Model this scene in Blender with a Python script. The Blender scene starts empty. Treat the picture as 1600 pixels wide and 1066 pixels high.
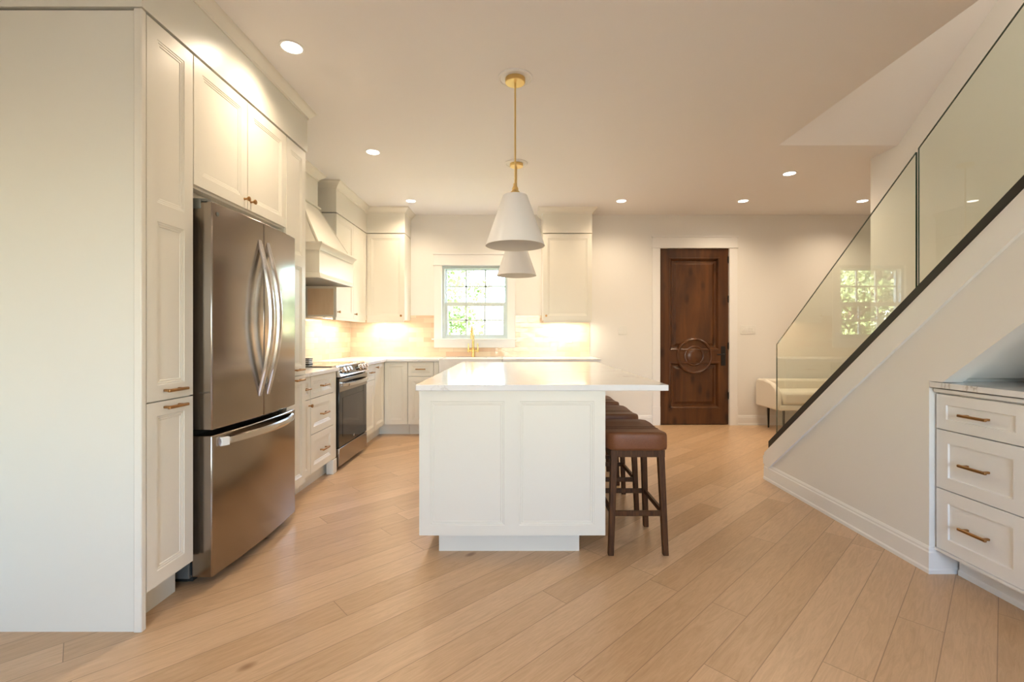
import bpy, bmesh, math, random
from mathutils import Vector, Matrix
random.seed(7)
C = bpy.context.scene.collection
SC = bpy.context.scene

# ------------------------------------------------------------------ camera
cam_d = bpy.data.cameras.new('camera'); cam = bpy.data.objects.new('camera', cam_d); C.objects.link(cam)
cam.location = (0, 0, 1.2); cam.rotation_euler = (math.pi/2, 0, 0)
cam_d.sensor_width = 36; cam_d.lens = 16.2; cam_d.clip_start = 0.02
cam_d.shift_x = -5/1600; cam_d.shift_y = -8/1600
SC.camera = cam

# ------------------------------------------------------------------ colour management
SC.view_settings.view_transform = 'Standard'; SC.view_settings.look = 'None'
SC.view_settings.exposure = 0.27; SC.view_settings.gamma = 1.0
SC.view_settings.use_curve_mapping = False

# ------------------------------------------------------------------ world, sun, daylight
W = bpy.data.worlds.new('World'); SC.world = W; W.use_nodes = True
nt = W.node_tree; nt.nodes.clear()
sky = nt.nodes.new('ShaderNodeTexSky'); sky.sky_type = 'NISHITA'; sky.sun_disc = False
sky.sun_elevation = math.radians(42); sky.sun_rotation = math.radians(95)
bg = nt.nodes.new('ShaderNodeBackground'); bg.inputs['Strength'].default_value = 3.6
wo = nt.nodes.new('ShaderNodeOutputWorld')
nt.links.new(sky.outputs[0], bg.inputs[0]); nt.links.new(bg.outputs[0], wo.inputs[0])

def light(name, kind, loc, energy, color, **kw):
    d = bpy.data.lights.new(name, kind); d.energy = energy; d.color = color
    o = bpy.data.objects.new(name, d); C.objects.link(o); o.location = loc
    for k, v in kw.items():
        if k == 'dir': o.rotation_euler = Vector(v).to_track_quat('-Z', 'Y').to_euler()
        else: setattr(d, k, v)
    return o
light('sun', 'SUN', (8, 4, 12), 110, (1, .95, .86), dir=(-.80, .12, -.60), angle=.01)
DAY = (.93, .97, 1.0)
# sampling portals: sink window, and the unseen rear window added for its daylight
for nm, lc, dr_, sx_, sy_ in (('portal_rear', (.55, -3.47, 1.575), (0, 1, 0), 2.3, 1.45), ('portal_sink', (-.545, 6.36, 1.656), (0, -1, 0), .88, .98)):
    pl = light(nm, 'AREA', lc, 1, DAY, dir=dr_, shape='RECTANGLE', size=sx_, size_y=sy_)
    pl.data.cycles.is_portal = True
light('stairwell_fill', 'AREA', (2.75, .46, 4.2), 38, (1, .90, .76), dir=(0, 1, -.35), shape='RECTANGLE', size=.8, size_y=1.2)  # added fill without a fixture, brightens the stairwell wall and sloped ceiling
POT_W = 52; POT_COL = (1.0, .79, .56)
LED_COL = (1.0, .86, .66)

# ------------------------------------------------------------------ materials
def mat(name, col=(.8,.8,.8), rough=.5, metal=0, **kw):
    m = bpy.data.materials.new(name); m.use_nodes = True
    b = m.node_tree.nodes['Principled BSDF']
    b.inputs['Base Color'].default_value = (*col, 1); b.inputs['Roughness'].default_value = rough
    b.inputs['Metallic'].default_value = metal
    for k, v in kw.items(): b.inputs[k].default_value = v
    return m
def N(m, t, **kw):
    n = m.node_tree.nodes.new(t)
    for k, v in kw.items(): setattr(n, k, v)
    return n
def L(m, a, b): m.node_tree.links.new(a, b)
def P(m): return m.node_tree.nodes['Principled BSDF']
def noise_bump(m, scale=60, strength=.1, dist=.002, stretch=(1,1,1), vary=None):
    tc = N(m, 'ShaderNodeTexCoord'); mp = N(m, 'ShaderNodeMapping'); mp.inputs['Scale'].default_value = stretch
    n = N(m, 'ShaderNodeTexNoise'); n.inputs['Scale'].default_value = scale; n.inputs['Detail'].default_value = 4
    L(m, tc.outputs['Object'], mp.inputs[0]); L(m, mp.outputs[0], n.inputs[0])
    b = N(m, 'ShaderNodeBump'); b.inputs['Strength'].default_value = strength; b.inputs['Distance'].default_value = dist
    L(m, n.outputs[0], b.inputs['Height']); L(m, b.outputs[0], P(m).inputs['Normal'])
    if vary:
        r = N(m, 'ShaderNodeValToRGB'); r.color_ramp.elements[0].position = .3; r.color_ramp.elements[1].position = .7
        r.color_ramp.elements[0].color = (*vary[0], 1); r.color_ramp.elements[1].color = (*vary[1], 1)
        L(m, n.outputs[0], r.inputs[0]); L(m, r.outputs[0], P(m).inputs['Base Color'])
    return m
M = {}
M['wall'] = noise_bump(mat('wall_paint', (.86,.84,.80), .6), 90, .05)
M['ceil'] = noise_bump(mat('ceiling_paint', (.88,.862,.855), .65), 90, .05)
M['trim'] = noise_bump(mat('trim_paint', (.88,.87,.85), .35), 30, .02)
M['cab'] = noise_bump(mat('cabinet_paint', (.83,.795,.70), .33), 25, .03, .001)
M['cabside'] = noise_bump(mat('cabinet_paint_grained', (.80,.78,.69), .33), 30, .08, .001, (6,6,.4))
M['wood_warm_lit'] = noise_bump(mat('cabinet_side_warm_lit', (.80,.60,.40), .4), 6, .02, .001, (4,4,.5), ((.77,.57,.37),(.83,.64,.44)))  # wood side with the under-cabinet lamp's warm tint put into its colour
M['bronze'] = noise_bump(mat('bronze_pull', (.40,.22,.09), .34, 1), 120, .05)
M['brass'] = noise_bump(mat('brushed_brass', (.78,.58,.25), .28, 1), 200, .03)
M['gold'] = noise_bump(mat('gold_faucet', (.85,.63,.25), .25, 1), 200, .03)
M['steel'] = noise_bump(mat('stainless_steel', (.35,.305,.265), .17, 1, Anisotropic=.4), 40, .02, .001, (1,1,40))
M['steel_h'] = noise_bump(mat('polished_steel', (.72,.70,.68), .16, 1), 100, .01)
M['steel_dk'] = noise_bump(mat('dark_steel_side', (.20,.21,.20), .4, .6), 80, .03)
M['rubber'] = mat('black_gasket', (.012,.014,.013), .6)
M['blackglass'] = mat('black_glass', (.012,.011,.010), .05, 0, **{'Specular IOR Level': .6})
M['black'] = noise_bump(mat('black_metal', (.008,.006,.005), .5), 100, .03)
M['white_plastic'] = mat('white_plastic', (.85,.84,.80), .3)
M['darkslot'] = mat('dark_slot', (.05,.05,.05), .5)
M['sink'] = mat('white_fireclay', (.88,.87,.85), .12)
M['shade'] = noise_bump(mat('white_metal_shade', (.94,.94,.95), .38), 60, .02)
M['shade_in'] = noise_bump(mat('cream_shade_inside', (.80,.76,.68), .5), 60, .02)
M['leather'] = noise_bump(mat('brown_leather', (.17,.07,.03), .5), 220, .25, .0015, (1,1,1), ((.145,.047,.015),(.195,.067,.023)))
M['seam'] = mat('leather_stitching', (.12,.042,.017), .6)
M['walnut'] = noise_bump(mat('dark_stained_wood', (.06,.03,.016), .5, 0, **{'Specular IOR Level': .25}), 14, .05, .001, (9,9,.8), ((.046,.018,.006),(.105,.042,.013)))
M['boucle'] = noise_bump(mat('cream_boucle', (.82,.76,.66), .9), 160, .8, .006, (1,1,1), ((.78,.72,.62),(.88,.82,.72)))
M['leaf'] = noise_bump(mat('leaf_green', (.10,.22,.05), .5, **{'Subsurface Weight': 0.0}), 2, .0, .001, (1,1,1), ((.14,.22,.08),(.30,.38,.16)))
M['bark'] = noise_bump(mat('bark', (.12,.08,.05), .9), 8, .6, .02, (1,1,.3))
M['grass'] = noise_bump(mat('lawn', (.10,.20,.05), .9), 30, .4, .02, (1,1,1), ((.07,.08,.035),(.11,.12,.06)))
M['vinyl'] = mat('white_vinyl', (.58,.66,.65), .35)

def emis(name, col, s):
    m = bpy.data.materials.new(name); m.use_nodes = True; n = m.node_tree; n.nodes.clear()
    e = n.nodes.new('ShaderNodeEmission'); e.inputs[0].default_value = (*col, 1); e.inputs[1].default_value = s
    o = n.nodes.new('ShaderNodeOutputMaterial'); n.links.new(e.outputs[0], o.inputs[0]); return m
M['pot'] = emis('lit_downlight', (1, .93, .80), 14)
M['led'] = emis('lit_led_strip', LED_COL, 6)

def thin_glass(name, tint, refl=1.0, ior=1.5):
    m = bpy.data.materials.new(name); m.use_nodes = True; n = m.node_tree; n.nodes.clear()
    t = n.nodes.new('ShaderNodeBsdfTransparent'); t.inputs[0].default_value = (*tint, 1)
    g = n.nodes.new('ShaderNodeBsdfGlossy'); g.inputs['Roughness'].default_value = 0.0; g.inputs[0].default_value = (1, 1, 1, 1)
    f = n.nodes.new('ShaderNodeFresnel'); f.inputs[0].default_value = ior
    x = n.nodes.new('ShaderNodeMixShader'); o = n.nodes.new('ShaderNodeOutputMaterial')
    ge = n.nodes.new('ShaderNodeNewGeometry'); k1 = n.nodes.new('ShaderNodeMath'); k1.operation = 'SUBTRACT'; k1.inputs[0].default_value = 1
    k2 = n.nodes.new('ShaderNodeMath'); k2.operation = 'MULTIPLY'; k2.inputs[1].default_value = 1
    k3 = n.nodes.new('ShaderNodeMath'); k3.operation = 'MULTIPLY'; k3.use_clamp = True; k3.inputs[1].default_value = refl
    n.links.new(ge.outputs['Backfacing'], k1.inputs[1]); n.links.new(f.outputs[0], k2.inputs[0]); n.links.new(k1.outputs[0], k2.inputs[1])
    n.links.new(k2.outputs[0], k3.inputs[0]); n.links.new(k3.outputs[0], x.inputs[0]); n.links.new(t.outputs[0], x.inputs[1]); n.links.new(g.outputs[0], x.inputs[2]); n.links.new(x.outputs[0], o.inputs[0])
    return m
M['glass'] = thin_glass('stair_glass', (.925,.955,.915), 1.35)   # both faces of the pane reflect
M['pane'] = thin_glass('window_glass', (.97,.985,.98))
M['glassedge'] = mat('green_glass_edge', (.01,.045,.03), .12)

# marble --------------------------------------------------------------
def marble():
    m = mat('white_quartz', (.86,.85,.84), .12)
    tc = N(m, 'ShaderNodeTexCoord')
    n1 = N(m, 'ShaderNodeTexNoise'); n1.inputs['Scale'].default_value = 1.3; n1.inputs['Detail'].default_value = 6; n1.inputs['Roughness'].default_value = .6
    mp = N(m, 'ShaderNodeMapping'); mp.inputs['Rotation'].default_value = (0, 0, .6); mp.inputs['Scale'].default_value = (1, 2.3, 1); mp.inputs['Location'].default_value = (.31, .2, 0)
    L(m, tc.outputs['Object'], mp.inputs[0]); L(m, mp.outputs[0], n1.inputs[0])
    s = N(m, 'ShaderNodeMath', operation='SUBTRACT'); s.inputs[1].default_value = .5; L(m, n1.outputs[0], s.inputs[0])
    a = N(m, 'ShaderNodeMath', operation='ABSOLUTE'); L(m, s.outputs[0], a.inputs[0])
    r = N(m, 'ShaderNodeValToRGB'); e = r.color_ramp.elements
    e[0].position = 0; e[0].color = (.55,.50,.46,1); e[1].position = .007; e[1].color = (.82,.80,.78,1)
    e2 = r.color_ramp.elements.new(.03); e2.color = (.86,.85,.84,1)
    L(m, a.outputs[0], r.inputs[0])
    n2 = N(m, 'ShaderNodeTexNoise'); n2.inputs['Scale'].default_value = 2.1; L(m, tc.outputs['Object'], n2.inputs[0])
    r2 = N(m, 'ShaderNodeValToRGB'); r2.color_ramp.elements[0].position = .5; r2.color_ramp.elements[1].position = .62
    L(m, n2.outputs[0], r2.inputs[0])
    mx = N(m, 'ShaderNodeMix', data_type='RGBA'); mx.inputs['A'].default_value = (.86,.85,.84,1)
    L(m, r2.outputs[0], mx.inputs['Factor']); L(m, r.outputs[0], mx.inputs['B']); L(m, mx.outputs['Result'], P(m).inputs['Base Color'])
    return m
M['marble'] = marble()

# oak planks -----------------------------------------------------------
def planks(name, angle, w, ln, cols, rough=.33):
    m = mat(name, cols[0], rough)
    g = N(m, 'ShaderNodeNewGeometry'); rot = N(m, 'ShaderNodeVectorRotate', rotation_type='Z_AXIS'); rot.inputs['Angle'].default_value = -angle
    L(m, g.outputs['Position'], rot.inputs[0])
    sp = N(m, 'ShaderNodeSeparateXYZ'); L(m, rot.outputs[0], sp.inputs[0])
    def mt(op, a, b=None, c=None):
        n = N(m, 'ShaderNodeMath', operation=op)
        for i, v in enumerate((a, b, c)):
            if v is None: continue
            if isinstance(v, (int, float)): n.inputs[i].default_value = v
            else: L(m, v, n.inputs[i])
        return n.outputs[0]
    v = mt('DIVIDE', mt('ADD', sp.outputs[1], .1345), w); row = mt('FLOOR', v); fv = mt('FRACT', v)
    wn = N(m, 'ShaderNodeTexWhiteNoise', noise_dimensions='1D'); L(m, row, wn.inputs['W'])
    u = mt('ADD', mt('DIVIDE', sp.outputs[0], ln), mt('MULTIPLY', wn.outputs['Value'], 7.3)); col = mt('FLOOR', u); fu = mt('FRACT', u)
    cb = N(m, 'ShaderNodeCombineXYZ'); L(m, row, cb.inputs[0]); L(m, col, cb.inputs[1])
    w2 = N(m, 'ShaderNodeTexWhiteNoise', noise_dimensions='2D'); L(m, cb.outputs[0], w2.inputs[0])
    # plank tone
    r = N(m, 'ShaderNodeValToRGB'); e = r.color_ramp.elements
    e[0].color = (*cols[0], 1); e[1].color = (*cols[2], 1); k = e.new(.5); k.color = (*cols[1], 1)
    L(m, w2.outputs['Value'], r.inputs[0])
    # grain
    cb2 = N(m, 'ShaderNodeCombineXYZ')
    L(m, mt('ADD', mt('MULTIPLY', sp.outputs[0], 1.6), mt('MULTIPLY', w2.outputs['Value'], 37)), cb2.inputs[0])
    L(m, mt('ADD', mt('MULTIPLY', sp.outputs[1], 15), mt('MULTIPLY', w2.outputs['Value'], 91)), cb2.inputs[1])
    n = N(m, 'ShaderNodeTexNoise'); n.inputs['Scale'].default_value = 3.0; n.inputs['Detail'].default_value = 8; n.inputs['Roughness'].default_value = .68; n.inputs['Distortion'].default_value = 1.6
    L(m, cb2.outputs[0], n.inputs[0])
    rg = N(m, 'ShaderNodeValToRGB'); rg.color_ramp.elements[0].position = .28; rg.color_ramp.elements[0].color = (.81,.78,.73,1)
    rg.color_ramp.elements[1].position = .62; rg.color_ramp.elements[1].color = (1.03,1.03,1.03,1)
    L(m, n.outputs[0], rg.inputs[0])
    mx = N(m, 'ShaderNodeMix', data_type='RGBA', blend_type='MULTIPLY'); mx.inputs['Factor'].default_value = 1
    L(m, r.outputs[0], mx.inputs['A']); L(m, rg.outputs[0], mx.inputs['B'])
    # knots
    vo = N(m, 'ShaderNodeTexVoronoi'); vo.inputs['Scale'].default_value = 1.0
    cb3 = N(m, 'ShaderNodeCombineXYZ'); L(m, mt('MULTIPLY', sp.outputs[0], 1.7), cb3.inputs[0]); L(m, mt('MULTIPLY', sp.outputs[1], 3.1), cb3.inputs[1])
    L(m, cb3.outputs[0], vo.inputs[0])
    rk = N(m, 'ShaderNodeValToRGB'); rk.color_ramp.elements[0].position = .03; rk.color_ramp.elements[0].color = (.42,.30,.20,1)
    rk.color_ramp.elements[1].position = .075; rk.color_ramp.elements[1].color = (1,1,1,1)
    L(m, vo.outputs['Distance'], rk.inputs[0])
    mk = N(m, 'ShaderNodeMix', data_type='RGBA', blend_type='MULTIPLY'); mk.inputs['Factor'].default_value = .8
    L(m, mx.outputs['Result'], mk.inputs['A']); L(m, rk.outputs[0], mk.inputs['B'])
    # joints
    jv = mt('LESS_THAN', mt('MINIMUM', fv, mt('SUBTRACT', 1.0, fv)), .0016/w)
    ju = mt('LESS_THAN', mt('MINIMUM', fu, mt('SUBTRACT', 1.0, fu)), .0016/ln)
    j = mt('MAXIMUM', jv, ju)
    mj = N(m, 'ShaderNodeMix', data_type='RGBA'); mj.inputs['B'].default_value = (.26,.16,.09,1)
    L(m, mt('MULTIPLY', j, .75), mj.inputs['Factor']); L(m, mk.outputs['Result'], mj.inputs['A']); L(m, mj.outputs['Result'], P(m).inputs['Base Color'])
    b = N(m, 'ShaderNodeBump'); b.inputs['Strength'].default_value = .25; b.inputs['Distance'].default_value = .0012
    L(m, mt('SUBTRACT', n.outputs[0], j), b.inputs['Height']); L(m, b.outputs[0], P(m).inputs['Normal'])
    return m
FLOOR_A = math.radians(43.4)
M['oak'] = planks('oak_planks', FLOOR_A, .1475, 1.65, [(.54,.352,.20), (.60,.402,.24), (.665,.458,.285)])

# glossy handmade tile --------------------------------------------------
def tile(horizontal_axis):
    m = mat('cream_glazed_tile_' + horizontal_axis, (.8,.68,.52), .1)
    g = N(m, 'ShaderNodeNewGeometry'); s = N(m, 'ShaderNodeSeparateXYZ'); L(m, g.outputs['Position'], s.inputs[0])
    c = N(m, 'ShaderNodeCombineXYZ'); L(m, s.outputs[0 if horizontal_axis == 'x' else 1], c.inputs[0]); L(m, s.outputs[2], c.inputs[1])
    mp = N(m, 'ShaderNodeMapping'); mp.inputs['Location'].default_value = (.03, -.922, 0); L(m, c.outputs[0], mp.inputs[0])
    b = N(m, 'ShaderNodeTexBrick'); b.inputs['Scale'].default_value = 1; b.inputs['Brick Width'].default_value = .2; b.inputs['Row Height'].default_value = .065
    b.inputs['Mortar Size'].default_value = .0018; b.inputs['Mortar Smooth'].default_value = .3; b.inputs['Bias'].default_value = -.1
    b.inputs['Color1'].default_value = (.80,.67,.49,1); b.inputs['Color2'].default_value = (.70,.47,.32,1); b.inputs['Mortar'].default_value = (.62,.52,.40,1)
    L(m, mp.outputs[0], b.inputs[0])
    L(m, b.outputs['Color'], P(m).inputs['Base Color'])
    n = N(m, 'ShaderNodeTexNoise'); n.inputs['Scale'].default_value = 14; L(m, g.outputs['Position'], n.inputs[0])
    ad = N(m, 'ShaderNodeMath', operation='MULTIPLY_ADD'); ad.inputs[1].default_value = -1.0; L(m, b.outputs['Fac'], ad.inputs[0]); L(m, n.outputs[0], ad.inputs[2])
    bp = N(m, 'ShaderNodeBump'); bp.inputs['Strength'].default_value = .5; bp.inputs['Distance'].default_value = .006
    L(m, ad.outputs[0], bp.inputs['Height']); L(m, bp.outputs[0], P(m).inputs['Normal'])
    return m
M['tile_x'] = tile('x'); M['tile_y'] = tile('y')

# knotty alder door -------------------------------------------------------
def alder(name='stained_knotty_alder'):
    m = mat(name, (.16,.06,.02), .3)
    g = N(m, 'ShaderNodeNewGeometry'); mp = N(m, 'ShaderNodeMapping'); mp.inputs['Scale'].default_value = (6, 6, .8); L(m, g.outputs['Position'], mp.inputs[0])
    n = N(m, 'ShaderNodeTexNoise'); n.inputs['Scale'].default_value = 1.3; n.inputs['Detail'].default_value = 7; n.inputs['Distortion'].default_value = .8; L(m, mp.outputs[0], n.inputs[0])
    r = N(m, 'ShaderNodeValToRGB'); e = r.color_ramp.elements; e[0].position = .25; e[0].color = (.050,.017,.005,1); e[1].position = .80; e[1].color = (.155,.056,.014,1)
    k = e.new(.5); k.color = (.080,.028,.008,1); L(m, n.outputs[0], r.inputs[0])
    mp2 = N(m, 'ShaderNodeMapping'); mp2.inputs['Scale'].default_value = (7, 7, 3.2); L(m, g.outputs['Position'], mp2.inputs[0])
    v = N(m, 'ShaderNodeTexVoronoi'); v.inputs['Scale'].default_value = 1; L(m, mp2.outputs[0], v.inputs[0])
    rk = N(m, 'ShaderNodeValToRGB'); rk.color_ramp.elements[0].position = .08; rk.color_ramp.elements[0].color = (.28,.24,.20,1); rk.color_ramp.elements[1].position = .3; rk.color_ramp.elements[1].color = (1,1,1,1)
    L(m, v.outputs['Distance'], rk.inputs[0])
    mx = N(m, 'ShaderNodeMix', data_type='RGBA', blend_type='MULTIPLY'); mx.inputs['Factor'].default_value = .8
    L(m, r.outputs[0], mx.inputs['A']); L(m, rk.outputs[0], mx.inputs['B']); L(m, mx.outputs['Result'], P(m).inputs['Base Color'])
    return m
M['alder'] = alder()

# ------------------------------------------------------------------ mesh builder
class MB:
    """collects shapes and links them as one mesh; frame() changes how (u, d, z) map to the room"""
    def __init__(s, frame=None):
        s.v = []; s.f = []; s.mi = []; s.fr = frame or (lambda a, b, c: (a, b, c)); s.m = 0
    def add(s, vs, fs, raw=False):
        o = len(s.v); s.v += [Vector(p if raw else s.fr(*p)) for p in vs]
        for f in fs: s.f.append([i+o for i in f]); s.mi.append(s.m)
        return s
    def box(s, a0, a1, b0, b1, c0, c1):
        vs = [(x, y, z) for z in (c0, c1) for y in (b0, b1) for x in (a0, a1)]
        return s.add(vs, [(0,1,3,2),(4,6,7,5),(0,4,5,1),(2,3,7,6),(0,2,6,4),(1,5,7,3)])
    def prism(s, poly, axis, lo, hi):
        n = len(poly)
        def P3(p, q):
            return {'x': (q, p[0], p[1]), 'y': (p[0], q, p[1]), 'z': (p[0], p[1], q)}[axis]
        vs = [P3(p, lo) for p in poly] + [P3(p, hi) for p in poly]
        return s.add(vs, [list(range(n)), list(range(2*n-1, n-1, -1))] + [(i, (i+1) % n, n+(i+1) % n, n+i) for i in range(n)])
    def loft(s, rings, cap0=True, cap1=True, closed=True):
        n = len(rings[0]); vs = [p for r in rings for p in r]; fs = []
        for k in range(len(rings)-1):
            for i in range(n if closed else n-1):
                j = (i+1) % n; fs.append((k*n+i, k*n+j, (k+1)*n+j, (k+1)*n+i))
        if cap0: fs.append(list(range(n-1, -1, -1)))
        if cap1: fs.append([(len(rings)-1)*n+i for i in range(n)])
        return s.add(vs, fs)
    def rect_rings(s, u0, u1, z0, z1, steps, back=True):
        rs = [[(u0+i, d, z0+i), (u1-i, d, z0+i), (u1-i, d, z1-i), (u0+i, d, z1-i)] for i, d in steps]
        return s.loft(rs, back, True)
    def lathe(s, prof, c, seg=32, axis='z', cap=True):
        rs = []
        for r, h in prof:
            ring = []
            for i in range(seg):
                a = 2*math.pi*i/seg; x, y = r*math.cos(a), r*math.sin(a)
                if axis == 'z': ring.append((c[0]+x, c[1]+y, c[2]+h))
                elif axis == 'x': ring.append((c[0]+h, c[1]+x, c[2]+y))
                else: ring.append((c[0]+x, c[1]+h, c[2]+y))
            rs.append(ring)
        return s.loft(rs, cap, cap)
    def tube(s, path, r, seg=12, flat=1.0, up=(0,0,1)):
        pts = [Vector(p) for p in path]; rs = []
        for i, p in enumerate(pts):
            t = (pts[min(i+1, len(pts)-1)] - pts[max(i-1, 0)]).normalized()
            a = t.cross(Vector(up));
            if a.length < 1e-3: a = t.cross(Vector((1,0,0)))
            a.normalize(); b = a.cross(t).normalized(); rr = r[i] if isinstance(r, (list, tuple)) else r
            rs.append([tuple(p + a*math.cos(2*math.pi*k/seg)*rr*flat + b*math.sin(2*math.pi*k/seg)*rr) for k in range(seg)])
        return s.loft(rs)
    def bar(s, p, q, w, d, w2=None, d2=None):
        """tapering rectangular bar between two points (axis-aligned section in x,y)"""
        w2 = w2 or w; d2 = d2 or d
        rs = [[(c[0]-a/2, c[1]-b/2, c[2]), (c[0]+a/2, c[1]-b/2, c[2]), (c[0]+a/2, c[1]+b/2, c[2]), (c[0]-a/2, c[1]+b/2, c[2])] for c, a, b in ((p, w, d), (q, w2, d2))]
        return s.loft(rs)
    def sweep(s, path, prof):
        """profile [(out, z)] along plan path [(x, y)], 'out' is to the right of the travel direction, mitred"""
        n = len(path); rs = []
        for i in range(n):
            def nrm(a, b):
                dx, dy = b[0]-a[0], b[1]-a[1]; l = math.hypot(dx, dy); return (dy/l, -dx/l)
            n1 = nrm(path[i-1], path[i]) if i else None; n2 = nrm(path[i], path[i+1]) if i < n-1 else None
            if n1 is None: n1 = n2
            if n2 is None: n2 = n1
            k = 1 + n1[0]*n2[0] + n1[1]*n2[1]; mx, my = (n1[0]+n2[0])/k, (n1[1]+n2[1])/k
            rs.append([(path[i][0]+mx*o, path[i][1]+my*o, z) for o, z in prof])
        return s.loft(rs)
    def build(s, name, material, parent=None, bevel=0, smooth=False, sub=0, org=None, angle=40, weld=True):
        me = bpy.data.meshes.new(name)
        if parent is not None: o0 = Vector(parent['_org'])
        elif org is not None: o0 = Vector(org)
        else:
            xs = [p.x for p in s.v]; ys = [p.y for p in s.v]; zs = [p.z for p in s.v]
            o0 = Vector(((min(xs)+max(xs))/2, (min(ys)+max(ys))/2, min(zs)))
        me.from_pydata([tuple(p-o0) for p in s.v], [], s.f)
        mats = material if isinstance(material, (list, tuple)) else [material]
        for mm in mats: me.materials.append(mm)
        for p, i in zip(me.polygons, s.mi): p.material_index = min(i, len(mats)-1)
        bm = bmesh.new(); bm.from_mesh(me)
        if weld: bmesh.ops.remove_doubles(bm, verts=bm.verts, dist=1e-6)
        bmesh.ops.recalc_face_normals(bm, faces=bm.faces)
        bm.to_mesh(me); bm.free()
        o = bpy.data.objects.new(name, me); C.objects.link(o)
        o['_org'] = tuple(o0)
        if parent is not None: o.parent = parent
        else: o.location = o0
        if bevel:
            b = o.modifiers.new('bevel', 'BEVEL'); b.width = bevel; b.segments = 2; b.limit_method = 'ANGLE'; b.angle_limit = math.radians(35)
        if sub:
            b = o.modifiers.new('sub', 'SUBSURF'); b.levels = sub; b.render_levels = sub
        if smooth or bevel:
            for p in me.polygons: p.use_smooth = True
            try: me.set_sharp_from_angle(angle=math.radians(angle))
            except Exception: pass
        return o
def tag(o, label=None, cat=None, group=None, kind=None):
    if label: o['label'] = label
    if cat: o['category'] = cat
    if group: o['group'] = group
    if kind: o['kind'] = kind
    return o
def thing(name, loc, label, cat, group=None):
    o = bpy.data.objects.new(name, None); C.objects.link(o); o.location = loc; o.empty_display_size = .05
    o['_org'] = tuple(loc); return tag(o, label, cat, group)
def struct(o, label=None): return tag(o, label, None, None, 'structure')
def copy_tree(o, parent=None):
    c = o.copy(); C.objects.link(c); c.parent = parent
    for ch in [x for x in SC.objects if x.parent == o]: copy_tree(ch, c)
    return c

# room measures
XL, YB, CZ = -2.22, 6.20, 2.83
XS, XR = 2.10, 3.27            # stair knee wall, wall behind the stairs
SL = .802                      # stair slope
def zc(y): return .322 + SL*(3.752 - y)   # underside of the glass channel

# ------------------------------------------------------------------ shell
struct(MB().box(-2.5, 5.7, -3.6, 6.45, -.12, 0).build('floor', M['oak'], org=(0,0,0)))
c = MB().box(-2.5, 2.25, -3.6, 6.45, CZ, 3.08).box(2.25, 5.7, 3.94, 6.45, CZ, 3.08)
c.prism([(3.94, CZ), (.40, CZ+.79*3.54), (.40, CZ+.79*3.54+.15), (3.94, CZ+.15)], 'x', 2.25, XR)     # soffit that climbs with the stairs
struct(c.build('ceiling', M['ceil'], org=(0,0,CZ)))
struct(MB().box(-2.40, XL, -3.6, 6.45, 0, CZ).build('wall_left', M['wall']))
WX0, WX1, WZ0, WZ1 = -.985, -.105, 1.165, 2.147
DX0, DX1, DZ1 = 1.946, 2.876, 2.378
b = MB().box(XL, WX0, YB, YB+.18, 0, CZ).box(WX0, WX1, YB, YB+.18, 0, WZ0).box(WX0, WX1, YB, YB+.18, WZ1, CZ)
b.box(WX1, DX0, YB, YB+.18, 0, CZ).box(DX0, DX1, YB, YB+.18, DZ1, CZ).box(DX1, 5.6, YB, YB+.18, 0, CZ).box(DX0, DX1, YB+.12, YB+.18, 0, DZ1)
struct(b.build('wall_back', M['wall'], weld=False))
# wall on the far side of the stairs, returning to the right behind them; the stair well goes on up
w = MB().box(XR, XR+.12, .28, 4.24, 0, 5.75).box(XR+.12, 5.6, 4.10, 4.24, 0, CZ).box(2.13, 2.25, .28, 4.1, 3.08, 5.75).box(2.10, XR, .28, .40, 0, 5.75)
struct(w.build('wall_right', M['wall'], weld=False))
struct(MB().box(5.5, 5.6, 4.24, YB, 0, CZ).build('wall_right_far', M['wall']))
struct(MB().box(XS, XS+.12, -3.45, .28, 0, CZ).build('wall_right_front', M['wall']))
RW = [(-1.75, .65)]
f = MB().box(XL, -.6, -3.6, -3.45, 0, CZ).box(-.6, 1.7, -3.6, -3.45, 0, .85).box(-.6, 1.7, -3.6, -3.45, 2.3, CZ).box(1.7, XS+.12, -3.6, -3.45, 0, CZ)
struct(f.build('wall_front', M['wall'], weld=False))
r = struct(MB().box(-.6, 1.7, -3.56, -3.50, .85, .91).box(-.6, 1.7, -3.56, -3.50, 2.24, 2.3).box(-.6, -.54, -3.56, -3.50, .91, 2.24).box(1.64, 1.7, -3.56, -3.50, .91, 2.24)
    .box(.52, .58, -3.56, -3.50, .91, 2.24).build('window_2', M['trim'], weld=False, org=(.55,-3.53,.85)))  # unseen window, added to bring in daylight from behind the camera

# knee wall beside the stairs with the niche for the drawer unit
NY, NZ = 2.265, .972
top = lambda y: zc(y) - .002
w = MB().prism([(3.87, 0), (3.87, top(3.87)), (.66, top(.66)), (.42, CZ-.004), (.42, 0), (1.42, 0), (1.42, NZ+.785*(NY-1.42)), (NY, NZ), (2.338, NZ), (2.338, 0)], 'x', XS, XS+.10)  # near part kept solid, out of view, so the niche stays dark
struct(w.build('wall_stair', M['wall'], org=(XS, 3, 0)))
struct(MB().prism([(2.338, 0), (2.338, NZ+.5), (NY, NZ+.02), (.42, 2.42), (.42, 2.50), (2.40, 1.0), (2.40, 0)], 'x', XS+.10, XR-.01).build('wall_niche', M['wall']))
struct(MB().box(XS+.1005, 2.799, 1.38, 1.42, 0, 2.0).build('wall_niche_light_block', M['wall']))  # unseen wall added to keep rear window light out of the niche
struct(MB().box(2.80, 2.86, .42, 2.335, 0, 2.30).build('wall_niche_back', M['wall']))
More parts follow.
